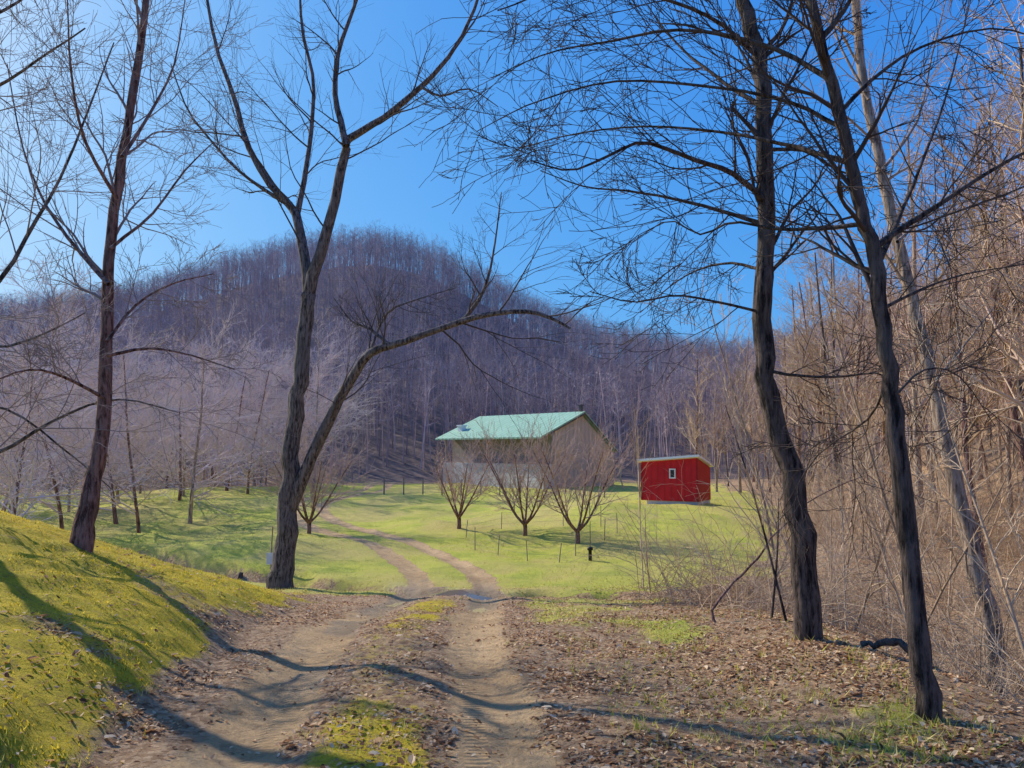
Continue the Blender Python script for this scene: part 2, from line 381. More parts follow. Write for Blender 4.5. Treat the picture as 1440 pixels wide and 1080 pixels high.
n=1700;cy_=2.8+16*rng.random(n)**1.2;cx_=rng.uniform(-.5,.45,n)*(cy_+2)
Mc=masks(cx_,cy_);kk=(rng.random(n)<(Mc[2]*.8+Mc[1]*.3+.06)*(1-Mc[0]));cx_,cy_=cx_[kk],cy_[kk]
tx_=np.repeat(cx_,16)+rng.normal(0,.035,len(cx_)*16);ty_=np.repeat(cy_,16)+rng.normal(0,.035,len(cy_)*16)
blades('grass',xx,yy,zz,.02,.07,.007,M_grassb,.7,"short green and straw pasture grass")
blades('grass_tufts',tx_,ty_,Hf(tx_,ty_),.02,.075,.003,M_grassb,.6,"scattered tufts of thin winter grass")

# ---------- hero trees
def guide(pts,n,r0,r1,dd=0,flare=0,base=None):
    W=np.array([PT(a,b_,d) for a,b_,d in pts]);P=smooth_line(W,n)
    t=np.linspace(0,1,n);R=r0+(r1-r0)*t**.8
    if flare: R=R*(1+flare*np.exp(-t*n*.35))
    P[1:]+=rng.normal(size=(n-1,3))*R[1:,None]*.14
    return P,R
def hero(name,base,trunks,limbs,mat,tmat,label,cat='tree',lv=(9,8,6),tl=(10,),trl=.35,twr=.0022,droop=-.01,group=None,ll=.5):
    bz=np.array(base)
    e=empty(name,tuple(base),label,cat,group)
    A=Acc();Cc=Acc()
    Ls=[]
    for P,R in trunks:
        P=P-bz;V_,f=tubes(P[None],R[None],14,.2);A.add((V_,f));Ls.append((P,R,.42))
    for P,R in limbs:
        P=P-bz;A.add(tubes(P[None],R[None],9,.14));Ls.append((P,R,.02))
    for j,(P,R,t0) in enumerate(Ls):
        L=np.array([np.linalg.norm(np.diff(P,axis=0),axis=1).sum()])
        istr=t0>.3
        lr=trl if istr else ll
        P1,R1,L1=sprout(P[None],R[None],L,lv[0]+(5 if istr else 0),t0 if istr else .12,1,(25,60),lr,12,.085,.02,.42,.2,.003,.4,.020)
        P2,R2,L2=sprout(P1,R1,L1,lv[1],.12,1,(22,55),.66,8,.09,.01+droop,.6,.3,.0024,.4)
        P3,R3,L3=sprout(P2,R2,L2,lv[2]-1,.15,1,(22,50),.62,5,.1,.02,.65,.4,twr,.3)
        Cc.add(tubes(P1,R1,6));Cc.add(tubes(P2,R2,4));Cc.add(tubes(P3,R3,3))
    V_,f=A.get();mk('trunk',V_,f,mat,True,parent=e)
    V_,f=Cc.get();mk('crown',V_,f,tmat,True,parent=e)
    return e
def w(px,d): return px/F*d
def G(pts,n,rp0,rp1,d,slope=0,flare=0):
    L=len(pts);q=[(a,b_,d+slope*k/(L-1)) for k,(a,b_) in enumerate(pts)]
    return guide(q,n,w(rp0,d)*.9,w(rp1,d)*.8,flare=flare)
def basept(px,py,d):
    p=PT(px,py,d);return (p[0],p[1],gz(p[0],p[1])-.05)
def fixbase(tr,b):
    P,R=tr;P[0]=np.array(b)+np.array([0,0,-.15]);return P,R
d=hit(395,828);print('fork depth',d)
tr=G([(395,828),(402,760),(406,690),(410,620),(424,520),(432,440),(434,412)],26,16,11.5,d,0,.35)
b0=basept(395,828,d);fixbase(tr,b0)
st2=G([(408,715),(432,655),(465,585),(492,535),(520,497),(560,483),(620,462),(680,443),(740,438),(775,447),(802,462)],26,11,2,d,-1.2)
lf=G([(434,418),(428,360),(417,305),(404,285),(372,248),(345,195),(330,140),(305,70),(290,-10),(285,-80)],18,9.5,2,d,1.2)
rf=G([(434,418),(450,360),(468,290),(486,215),(488,198),(515,180),(548,160),(592,122),(635,75),(668,10),(690,-60)],20,10.5,2,d,-1)
up=G([(487,205),(476,160),(471,110),(480,60),(500,0),(505,-70)],14,6,2.5,d-.5,.5)
l2=G([(417,308),(430,240),(438,180),(440,110),(425,40),(420,-50)],14,5,2,d+.3,1)
l3=G([(408,290),(365,262),(330,235),(290,190),(262,150),(240,90)],12,3.5,1,d+.5,-.8)
m1=G([(645,455),(672,425),(688,385),(697,335),(705,270)],12,4,.8,d-.6,-.5)
m2=G([(548,486),(520,462),(495,452),(470,420)],10,3,.8,d-.2,.6)
m3=G([(520,495),(545,440),(590,420),(640,405)],10,2.5,.8,d-.2,.8)
m4=G([(592,122),(620,135),(660,125),(700,150)],10,2.5,.8,d-1,-.5)
hero('forked_tree',b0,[tr],[st2,lf,rf,up,l2,l3,m1,m2,m3,m4],M_grey,M_twig,"tall forked bare tree with long arching limb beside track",lv=(9,6,5),trl=.0001,ll=.4)
d=hit(112,770);print('bank tree depth',d)
tr=G([(110,772),(128,690),(143,600),(150,480),(155,350),(175,200),(198,60),(212,-60),(225,-160)],34,14,5,d,1,.3)
b0=basept(110,772,d);fixbase(tr,b0)
ls=[G([(150,480),(190,430),(240,400),(300,385)],10,3,1,d,1),G([(155,350),(215,300),(260,240),(300,200)],10,3,1,d,.8),
 G([(153,400),(100,340),(60,280),(30,200),(10,90)],12,4,1,d,1.5),G([(147,560),(90,530),(40,520),(-20,540)],10,3,1,d,-1),G([(150,500),(210,490),(270,500),(330,520)],10,3,1,d,.5),
 G([(172,220),(210,160),(245,90),(260,0)],10,3.5,1,d,1),G([(165,280),(120,200),(100,100),(95,0)],10,3.5,1,d,-1)]
hero('bank_tree',b0,[tr],ls,M_brown,M_twigm,"slender leaning bare tree rooted in the mossy bank",lv=(10,7,5),trl=.22)
d=8.6
p=PT(-190,760,d);b0=(p[0],p[1],gz(p[0],p[1])-.05)
tr=G([(-190,760),(-180,600),(-150,400),(-130,200),(-100,0)],24,20,10,d,0,.3);fixbase(tr,b0)
ls=[G([(-175,560),(-90,640),(-10,640),(60,600),(125,570),(180,562),(250,580)],16,5,1,d,.5),
 G([(-150,430),(-60,470),(0,488),(60,470),(120,440)],12,4,1,d,0),
 G([(-150,420),(-60,440),(0,395),(45,320),(85,250),(130,140),(160,60)],16,5.5,1.2,d,.5),
 G([(-130,220),(-60,150),(0,120),(60,80),(120,40)],12,4.5,1.2,d,-.5),
 G([(-120,100),(-40,40),(30,0),(80,-40)],12,4.5,1.2,d,.3),
 G([(-160,500),(-60,560),(20,580),(100,640),(160,690)],14,3.5,1,d,1)]
hero('roadside_tree',b0,[tr],ls,M_grey,M_twigm,"bare tree on the bank with low drooping limbs",lv=(9,7,5),trl=.2)
d=hit(1136,905);print('A',d)
tr=G([(1138,908),(1131,800),(1118,690),(1090,590),(1073,500),(1073,400),(1078,300),(1075,180),(1071,95),(1050,25),(1035,-60),(1020,-180)],40,19,11,d,0,.2)
b0=basept(1138,908,d);fixbase(tr,b0)
ls=[G([(1076,285),(1040,250),(1000,232),(950,215),(900,200),(850,222),(800,240),(745,225)],18,5.5,1,d,-1),
 G([(1074,315),(1010,295),(950,280),(880,268),(820,262),(760,240)],16,4,1,d,1),
 G([(1072,150),(1010,110),(950,60),(905,0)],12,4.5,1,d,1),
 G([(1076,210),(1130,212),(1180,240),(1220,250)],10,3.5,1,d,-.5),
 G([(1074,520),(1120,528),(1180,530),(1235,525),(1262,545)],12,3,1,d,-.6),
 G([(1065,190),(1045,168),(1028,150)],5,5,2.5,d,0),
 G([(1074,380),(1020,370),(960,390),(900,440)],12,3,.8,d,1),
 G([(1066,80),(1000,25),(900,-10),(790,-15),(700,15)],16,4,1,d,-1),
 G([(1074,440),(1010,425),(950,415),(890,425),(830,410)],12,2.6,.8,d,-.6),
 G([(1066,80),(1100,40),(1120,-20)],8,5,2,d,0)]
hero('rough_bark_tree',b0,[tr],ls,M_dark,M_twig,"tall curving dark-barked bare tree on leafy road edge",lv=(9,6,5),trl=.2)
d=hit(1303,1008);print('B',d)
tr=G([(1305,1012),(1291,900),(1275,760),(1262,620),(1250,520),(1238,430),(1225,350),(1207,280),(1190,200),(1167,110),(1150,40),(1130,-60),(1110,-160)],40,16,8,d,0,.2)
b0=basept(1303,1012,d);fixbase(tr,b0)
ls=[G([(1226,350),(1262,325),(1320,288),(1370,255),(1440,215),(1510,190)],16,6,2.5,d,.5),
 G([(1240,435),(1300,405),(1360,385),(1440,372)],10,3,1,d,1),
 G([(1213,315),(1150,322),(1090,322),(1030,312),(985,330),(940,310),(890,340)],16,4,.9,d,1),
 G([(1232,380),(1262,310),(1300,220),(1335,120),(1365,0)],14,5,1.2,d,1.5),
 G([(1197,230),(1110,205),(1010,185),(900,178),(800,190),(720,212)],18,4.5,.9,d,2),
 G([(1165,110),(1080,65),(960,42),(860,58),(770,75),(690,110)],18,5,1,d,1.5),
 G([(1185,180),(1100,140),(980,120),(860,115),(750,145),(670,185)],18,4,.9,d,1),
 G([(1250,530),(1220,590),(1150,640),(1100,720)],10,2.5,.8,d,1),
 G([(1150,60),(1190,10),(1220,-60)],10,6,2,d,0),
 G([(1180,160),(1240,100),(1310,60),(1400,40),(1480,60)],12,4,1,d,.5),
 G([(1255,560),(1300,520),(1350,530),(1400,600)],10,2.5,.8,d,.8)]
hero('slim_tree',b0,[tr],ls,M_dark,M_twig,"slim dark-barked bare tree at edge of the ravine",lv=(9,6,5),trl=.2)
d=9.2
tr=G([(1395,885),(1370,780),(1340,660),(1312,540),(1285,430),(1262,340),(1240,240),(1215,110),(1200,-20),(1190,-120)],36,14,7,d,1,.1)
p=PT(1400,905,d);b0=(p[0],p[1],gz(p[0],p[1])-.05);P_,R_=tr;P_=np.vstack([[b0[0],b0[1],b0[2]-.1],P_]);R_=np.r_[R_[0]*1.15,R_];tr=(P_,R_)
ls=[G([(1262,340),(1310,300),(1370,280)],8,3,1,d,1),G([(1240,240),(1290,170),(1310,80),(1330,0)],10,3,1,d,1),G([(1312,540),(1360,480),(1400,430)],8,2.5,1,d,.5),G([(1222,140),(1180,60),(1160,-20)],8,3,1,d,.5)]
hero('pale_tree',b0,[tr],ls,M_pale,M_twigt,"pale-trunked leaning bare tree in the ravine brush",lv=(8,6,5),trl=.2)

# ---------- generic bare trees (variants), copied
def generic(h,r,spread,n1,n2,n3,lean=.1,t0=.35,ang=(25,55),S=7,tw=.006,bushy=.25,far=False,K1=7,trop=.06):
    K=10;P=np.zeros((1,K,3));d=np.array([rng.normal()*lean,rng.normal()*lean,1.])
    q=np.zeros(3);P[0,0]=q-(0,0,.3)
    for k in range(1,K):
        d=unit(d+rng.normal(size=3)*np.array([.04,.04,0])+np.array([0,0,.05]));q=q+d*h*.9/(K-1);P[0,k]=q
    R=(r*np.linspace(1,.25,K))[None];R[0,0]*=1.25
    L=np.array([h])
    P1,R1,L1=sprout(P,R,L,n1,t0,.99,ang,spread,K1,.11,trop,.5,.25,tw,.5)
    P2,R2,L2=sprout(P1,R1,L1,n2,.15,1,(25,60),.5,4 if not far else 2,.13,.05,.6,.35,tw,.4)
    return (P,R),(P1,R1,L1),(P2,R2,L2)
def variant(kw,n3,tw):
    a,b1,c1=generic(**kw)
    T=Acc();T.add(tubes(a[0],a[1],8,.1));C=Acc();C.add(tubes(b1[0],b1[1],4));C.add(tubes(c1[0],c1[1],3))
    P3,R3,L3=sprout(c1[0],c1[1],c1[2],n3,.15,1,(25,60),.55,3,.15,.04,.7,.5,tw,.3)
    C.add(tri_twigs(P3,R3*1.3))
    return T.get(),C.get()
def proto(name,kw,n3,tw,tm,cm,label,group):
    (TV,TF),(CV,CF)=variant(kw,n3,tw)
    e=empty(name,(0,0,-500),label,'tree',group)
    t=mk('trunk',TV,TF,tm,parent=e);c=mk('crown',CV,CF,cm,parent=e)
    return [e,t,c]
def place(pr,loc,rot,sc,first):
    if first not in used:
        used.add(first);o=pr
    else:
        o=[q.copy() for q in pr]
        for q in o: COL.objects.link(q)
        for q in o[1:]: q.parent=o[0]
    o[0].location=loc;o[0].rotation_euler=(rng.normal()*.03,rng.normal()*.03,rot);o[0].scale=(sc,)*3
used=set()
prs=[]
for v in range(4):
    prs.append(proto('pasture_tree',dict(h=7+v,r=.08,spread=.52,n1=30,n2=12,n3=0,t0=.10,ang=(40,80),tw=.007,trop=.03,lean=.10),9,.006,M_pale if v%2 else M_brown,M_twigh,"bare tree with fine spreading twigs paled for haze in pasture","bare trees at the pasture edge"))
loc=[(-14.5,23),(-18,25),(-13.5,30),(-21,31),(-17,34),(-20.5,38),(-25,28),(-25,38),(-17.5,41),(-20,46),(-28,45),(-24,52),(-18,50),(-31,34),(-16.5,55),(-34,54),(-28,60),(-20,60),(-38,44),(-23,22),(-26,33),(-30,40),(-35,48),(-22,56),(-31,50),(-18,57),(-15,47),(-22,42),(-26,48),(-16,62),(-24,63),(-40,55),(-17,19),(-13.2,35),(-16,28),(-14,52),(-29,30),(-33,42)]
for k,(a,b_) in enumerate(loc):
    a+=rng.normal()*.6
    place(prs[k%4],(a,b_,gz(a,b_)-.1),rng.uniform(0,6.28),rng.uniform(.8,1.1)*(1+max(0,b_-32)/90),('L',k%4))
prs=[]
for v in range(6):
    prs.append(proto('woodland_tree',dict(h=13+v,r=.11+.01*v,spread=.28,n1=22,n2=10,n3=0,t0=.3,ang=(25,60),tw=.008,lean=.07),7,.006,[M_brown,M_pale,M_grey,M_pale][v%4],[M_twigt,M_twigp][v%2],"tall slender bare tree on the leafy slope","bare trees on the wooded slope"))
cnt=0;tries=0;placed=[]
while cnt<140 and tries<8000:
    tries+=1
    yb=9+54*rng.random()**.75;xb=rng.uniform(max(.23*yb,ravx(yb)-9 if yb>44 else ravx(yb)-2.5),yb*.78+7)
    if yb<18 and xb<9: continue
    if 24<yb<46 and xb<12.8: continue
    if any((xb-q[0])**2+(yb-q[1])**2<1.6+yb*.03 for q in placed): continue
    placed.append((xb,yb));v=rng.integers(6)
    near_=xb/yb<.36
    place(prs[v],(xb,yb,gz(xb,yb)-.1),rng.uniform(0,6.28),rng.uniform(.65,1.1)*(.8 if yb<16 else 1)*(.62 if near_ else 1),('R',int(v)));cnt+=1
print('right trees',cnt)
prs=[]
for v in range(4):
    prs.append(proto('ravine_sapling',dict(h=4+.8*v,r=.026,spread=.32,n1=12,n2=6,n3=0,t0=.2,ang=(20,50),tw=.004,lean=.25,K1=6),4,.003,M_twigt,M_twigt,"thin tan leafless sapling in the ravine thicket","saplings in the ravine thicket"))
c=0
while c<105:
    yb=6.5+30*rng.random()**1.1;lo=np.interp(yb,[4,8,10,12,14,17,22,30,38],[4.4,4.6,4.2,4.0,4.8,6.8,9,11.5,13]);xb=lo+rng.random()**1.4*(yb*.72+1-lo)
    if xb<lo: continue
    v=c%4;place(prs[v],(xb,yb,gz(xb,yb)-.05),rng.uniform(0,6.28),rng.uniform(.5,1.15),('S',v));c+=1
# fruit trees
def fruit(h,n,wd):
    T=Acc();C=Acc();base=np.array([[0,0,-.2],[.02,0,.2],[.0,.03,.5]]);Pb=smooth_line(base,6)[None];Rb=np.linspace(.085,.07,6)[None]
    T.add(tubes(Pb,Rb,9,.12))
    for k in range(n):
        a=k/n*6.28+rng.normal()*.3;sp=rng.uniform(.85,1.1)*wd
        pts=[(0,0,.4),(math.cos(a)*.3*sp,math.sin(a)*.3*sp,.85),(math.cos(a)*.7*sp,math.sin(a)*.7*sp,h*.48),(math.cos(a)*1.1*sp,math.sin(a)*1.1*sp,h*.72)]
        P=smooth_line(pts,9)[None];R=np.linspace(.048,.012,9)[None];T.add(tubes(P,R,7,.1))
        P1,R1,L1=sprout(P,R,np.array([h*.75]),13,.3,1,(20,60),.52,6,.08,.07,.5,.3,.006,.2)
        P2,R2,L2=sprout(P1,R1,L1,7,.1,1,(20,50),.62,4,.08,.08,.7,.5,.0048,.2)
        P3,R3,L3=sprout(P2,R2,L2,3,.1,1,(20,50),.55,3,.08,.08,.7,.5,.004,.3)
        C.add(tubes(P1,R1,4));C.add(tubes(P2,R2,3));C.add(tri_twigs(P3,R3*1.4))
    return T.get(),C.get()
for k,(px,py,h,wd) in enumerate([(645,746,3.4,1.15),(738,752,4.0,1.3),(812,765,4.2,1.45),(434,752,3.8,1.3)]):
    d=hit(px,py);p=PT(px,py,d);(TV,TF),(CV,CF)=fruit(h,5+k%2,wd)
    e=empty('fruit_tree',(p[0],p[1],gz(p[0],p[1])-.03),"small pruned bare fruit tree with wide airy twigs on grass",'tree','bare fruit trees in the pasture')
    mk('trunk',TV,TF,M_brown,parent=e);mk('crown',CV,CF,M_twigf,parent=e)

# brambles
def bramble(n,h):
    a=rng.uniform(0,6.28,n);r=rng.random(n)**.5*1.1
    P0=np.stack([np.cos(a)*r,np.sin(a)*r,np.full(n,-.08)],1)
    d=unit(np.stack([rng.normal(0,.5,n),rng.normal(0,.5,n),np.ones(n)],1));ln=h*rng.uniform(.4,1.35,n)
    out=[P0];p=P0
    for k in range(8):
        d=unit(d+rng.normal(size=d.shape)*.12+np.array([0,0,-.15]));p=p+d*(ln/8)[:,None];out.append(p)
    P=np.stack(out,1);R=np.linspace(1,.35,9)[None]*rng.uniform(.004,.012,n)[:,None]
    P1,R1,L1=sprout(P,R,ln,4,.2,1,(30,75),.35,4,.2,0,.7,.5,.0028,.3)
    P2,R2,L2=sprout(P1,R1,L1,2,.2,1,(30,75),.5,3,.2,0,.7,.5,.0022,.3)
    A=Acc();A.add(tubes(P,R,4));A.add(tubes(P1,R1,3));A.add(tri_twigs(P2,R2*1.4));return A.get()
pb=[]
for v in range(5):
    V_,f=bramble(44,1.7+.3*v);pb.append(mk('bramble_bush',V_,f,M_twigt))
    pb[-1]["label"]="tangle of thin tan leafless bramble stems";pb[-1]["category"]="bush";pb[-1]["group"]="brambles lining the ravine";pb[-1].location=(0,0,-500)
ub=set();c=0
spots=[]
while c<105:
    yb=4.5+30*rng.random()**1.1
    lo=np.interp(yb,[4,8,10,12,14,17,22,30,36],[3.9,4.0,3.0,2.2,3.0,5.6,8.3,10.8,12]);xb=lo+rng.random()**1.5*(yb*.72+2-lo)
    if xb<lo: continue
    spots.append((xb,yb));c+=1
for k,(xb,yb) in enumerate(spots):
    v=k%5;o=pb[v] if v not in ub else pb[v].copy()
    if v in ub: COL.objects.link(o)
    ub.add(v)
    sc=rng.uniform(.5,1.05)*(0.62 if yb<9 else 1)
    if xb<5 and yb>9: sc*=.6
    o.location=(xb,yb,gz(xb,yb)-.03);o.rotation_euler=(0,0,rng.uniform(0,6.28));o.scale=(sc,sc,sc*rng.uniform(.8,1.1))

# ---------- hillside forest (one mass)
def farvariant(h):
    a,b1,c1=generic(h=h,r=.07,spread=.27,n1=14,n2=8,n3=0,lean=.03,t0=.38,ang=(30,70),tw=.0105,far=True,K1=3,trop=.03)
    A=Acc();V_,f=tubes(a[0][:,::3],a[1][:,::3],3);A.add((V_,np.concatenate([f[:,[0,1,2]],f[:,[0,2,3]]])))
    A.add(tri_twigs(b1[0],b1[1]*1.1))
    A.add(tri_twigs(c1[0],c1[1]*1.25))
    P3,R3,L3=sprout(c1[0],c1[1],c1[2],1,.2,.9,(25,60),.7,2,.1,.05,.8,.5,.0105,.3);A.add(tri_twigs(P3,R3*1.1))
    V_,f=A.get();return V_,f[0]
fv=[farvariant(h) for h in (9.5,10.2,10.8,11.2,10.4,11.8)]
N=8600
yb=52+155*rng.random(N)**.85;xb=rng.uniform(-1,1,N)*(yb*.70+10)
y0,_=hill0(xb,yb)
ok=(yb>y0-1)&~((xb>-12)&(xb<13)&(yb<72))|((xb>ravx(yb)+2)&(yb>58))
xb,yb=xb[ok],yb[ok];zb=H(xb,yb)
print('forest',len(xb))
VV=[];FF=[];TT=[];off=0
vi=rng.integers(0,len(fv),len(xb))
for v,(FV,Ff) in enumerate(fv):
    k=np.nonzero(vi==v)[0];n=len(k);a=rng.uniform(0,6.28,n);s=rng.uniform(.82,1.05,n)
    ca,sa=np.cos(a)[:,None],np.sin(a)[:,None]
    q=np.empty((n,len(FV),3),np.float32)
    q[:,:,0]=(FV[:,0]*ca-FV[:,1]*sa)*s[:,None]+xb[k][:,None];q[:,:,1]=(FV[:,0]*sa+FV[:,1]*ca)*s[:,None]+yb[k][:,None];q[:,:,2]=FV[:,2]*s[:,None]+zb[k][:,None]
    VV.append(q.reshape(-1,3));FF.append((Ff[None]+(np.arange(n)*len(FV))[:,None,None]+off).reshape(-1,3));off+=n*len(FV)
    TT.append(np.repeat(rng.random(n),len(FV)))
ob=mk('hillside_forest',np.concatenate(VV),[np.concatenate(FF)],M_forest,False,{'tint':np.concatenate(TT)})
print('forest tris',sum(len(f) for f in FF))
ob["kind"]="stuff";ob["label"]="dense leafless purple-grey forest, lightened for haze, covering the hillside"

# ---------- buildings
def prism(poly,d0,d1,fn):
    n=len(poly);V=[fn(s,d0,z) for s,z in poly]+[fn(s,d1,z) for s,z in poly]
    fs=[list(range(n)),list(range(2*n-1,n-1,-1))]+[[i,i+n,(i+1)%n+n,(i+1)%n] for i in range(n)]
    return V,fs
def pmesh(name,parts,mat,parent,label=None,bev=0):
    me=bpy.data.meshes.new(name);V=[];Fc=[]
    for v,f in parts:
        o=len(V);V+=v;Fc+=[[i+o for i in q] for q in f]
    me.from_pydata(V,[],Fc);me.materials.append(mat);me.update()
    import bmesh
    bm=bmesh.new();bm.from_mesh(me);bmesh.ops.recalc_face_normals(bm,faces=bm.faces);bm.to_mesh(me);bm.free()
    ob=bpy.data.objects.new(name,me);COL.objects.link(ob);ob.parent=parent
    if label: ob["label"]=label
    return ob
def boxf(s0,s1,d0,d1,z0,z1,fn): return prism([(s0,z0),(s1,z0),(s1,z1),(s0,z1)],d0,d1,fn)
def ribmat(name,c1,c2,sc,axisv,rough=.5,metal=0.,bs=.6):
    m=bpy.data.materials.new(name);nt,b=nodes(m);tc=nt.nodes.new('ShaderNodeTexCoord').outputs['Object']
    dp=nt.nodes.new('ShaderNodeVectorMath');dp.operation='DOT_PRODUCT';dp.inputs[1].default_value=axisv;nt.links.new(tc,dp.inputs[0])
    sn=math_(nt,'SINE',math_(nt,'MULTIPLY',dp.outputs['Value'],sc))
    pw=math_(nt,'POWER',math_(nt,'ABSOLUTE',sn),6.)
    n=nnoise(nt,1.5,tc,5)
    c=mix(nt,math_(nt,'MULTIPLY',pw,.35),ramp(nt,n,[(.35,c1),(.65,c2)]),tuple(q*.6 for q in c1))
    nt.links.new(c,b.inputs['Base Color']);b.inputs['Roughness'].default_value=rough;b.inputs['Metallic'].default_value=metal
    b.inputs['Specular IOR Level'].default_value=.3
    bump(nt,b,pw,bs,.03);return m
ax=np.array([-.703,.711]);bx=np.array([.711,.703]);C0=np.array([2.3,56.])
gzh=-1.35
e=empty('farmhouse',(C0[0],C0[1],gzh),"long barn-like farmhouse with pale green metal roof and tan walls",'house')
def fh(a,b_,z):
    p=ax*a+bx*b_;return (p[0],p[1],z)
fA=lambda s,d,z:fh(d,s,z)
fB=lambda s,d,z:fh(s,d,z)
M_roof=ribmat('green_metal_roof',(.29,.49,.33),(.37,.57,.40),6.5,(ax[0],ax[1],0),.55,.02)
M_tan=ribmat('tan_siding',(.56,.41,.33),(.62,.47,.38),14,(ax[0]*.5+bx[0]*.5,ax[1]*.5+bx[1]*.5,0),.8,0,.3)
M_white=simple('white_block',(.55,.53,.54),(.66,.64,.64),3,.85)
M_shw=simple('eave_shade_wall',(.26,.22,.21),(.36,.31,.29),3,.85)  # dark grey on wall and posts stands in for under-eave shade
M_dkb=simple('dark_trim_wood',(.12,.07,.055),(.18,.12,.09),5,.8)
M_glass=simple('window_glass',(.03,.035,.05),(.05,.06,.08),2,.12,.01)
M_trim=simple('white_trim',(.78,.77,.76),(.84,.83,.82),5,.6,.02)
ez=2.75-gzh;rz=4.55-gzh;bz_=1.6-gzh;W=8.3;La=11.3;fz=2.05
pmesh('foundation',[boxf(.003,La+.02,0,1.19,-.6,fz,fB)],M_white,e,"pale painted lower wall")
pmesh('wall',[prism([(1.2,-.6),(W-.1,-.6),(W-.1,bz_-.05),(4.4,rz-.2),(1.2,ez+.42)],.05,La-.05,fA)],M_tan,e,"tan siding gable wall")
pmesh('wall',[boxf(.06,La-.06,.9,1.197,fz+.003,ez+.2,fB)],M_shw,e,"wall under the eave, coloured dark grey as shade")
t=.12
rf_=pmesh('roof',[prism([(-.55,ez-.2),(4.4,rz),(4.4,rz+t),(-.55,ez-.2+t)],-.2,La+.45,fA),prism([(4.4,rz),(W+.12,bz_-.02),(W+.12,bz_-.02+t),(4.4,rz+t)],-.2,La+.45,fA)],M_roof,e,"pale green ribbed metal roof")
pmesh('chimney',[boxf(.5,.75,4.75,5.0,rz-.4,rz+.6,lambda s,d,z:fh(s,d,z)),boxf(.44,.81,4.69,5.06,rz+.6,rz+.68,fB)],simple('stove_pipe',(.12,.12,.13),None,5,.4,0.01,.6),rf_)
pmesh('chimney',[boxf(La-1.2,La-.7,.9,1.4,ez-.1,ez+.95,fB),boxf(La-1.27,La-.63,.83,1.47,ez+.95,ez+1.05,fB)],M_trim,rf_,"white chimney with cap")
pmesh('rake_trim',[prism([(-.57,ez-.3),(4.4,rz-.12),(4.4,rz-.01),(-.57,ez-.21)],-.22,-.17,fA),prism([(4.4,rz-.12),(W+.14,bz_-.14),(W+.14,bz_-.03),(4.4,rz-.01)],-.22,-.17,fA)],M_dkb,e)
for k in range(4):
    a=.1+k*(La-.3)/3
    pmesh('eave_post',[boxf(a,a+.12,.1,.22,fz+.003,ez-.03,fB)],M_shw,e)

# red shed
d=40.5;p=PT(900,705,d);sh0=np.array([p[0]+.1,d]);ph=math.radians(30)
fsx=np.array([math.cos(ph),-math.sin(ph)]);fq=np.array([math.sin(ph),math.cos(ph)])
sz=gz(p[0]+1.3,d)
e=empty('red_shed',(sh0[0],sh0[1],sz),"small red shed with white metal roof and one window",'shed')
def fsd(s,q,z):
    r=fsx*s+fq*q;return (r[0],r[1],z)
M_red=ribmat('red_siding',(.52,.010,.018),(.62,.016,.026),9,(fsx[0],fsx[1],0),.6,0,.5)
M_red2=simple('red_trim',(.34,.01,.015),(.4,.015,.02),4,.6)
Wd,Dp=2.95,2.3;hb=.22
pmesh('base',[boxf(.25,Wd-.02,.06,Dp-.05,-.5,hb,fsd)],M_white,e,"white skirting below the shed floor")
F8=[[0,1,2,3],[4,5,6,7],[0,1,5,4],[1,2,6,5],[2,3,7,6],[3,0,4,7]]
V8=[fsd(0,0,hb),fsd(Wd,0,hb),fsd(Wd,Dp,hb),fsd(0,Dp,hb),fsd(0,0,2.18),fsd(Wd,0,2.40),fsd(Wd,Dp,1.90),fsd(0,Dp,1.76)]
pmesh('wall',[(V8,F8)],M_red,e)
def q8(lo,hi):
    return (lo+hi,F8)
o_=.16
c4=[(-o_,-o_*1.6,2.19),(Wd+o_,-o_*1.6,2.44),(Wd+o_,Dp+o_,1.89),(-o_,Dp+o_,1.74)]
M_wr=simple('white_metal_roof',(.82,.84,.87),(.86,.88,.9),3,.35,.05)
pmesh('roof',[q8([fsd(a,b_,z+.03) for a,b_,z in c4],[fsd(a,b_,z+.14) for a,b_,z in c4])],M_wr,e)
fr=pmesh('window',[boxf(1.50,1.83,-.05,-.003,1.80,1.86,fsd),boxf(1.50,1.83,-.05,-.003,1.36,1.42,fsd),boxf(1.50,1.56,-.05,-.003,1.421,1.799,fsd),boxf(1.77,1.83,-.05,-.003,1.421,1.799,fsd)],M_trim,e)
pmesh('glass',[boxf(1.561,1.769,-.03,-.004,1.421,1.799,fsd)],M_glass,fr)
pmesh('corner_trim',[boxf(-.03,.06,-.03,-.003,hb,2.15,fsd),boxf(Wd-.06,Wd+.03,-.03,-.003,hb,2.38,fsd)],M_red2,e)

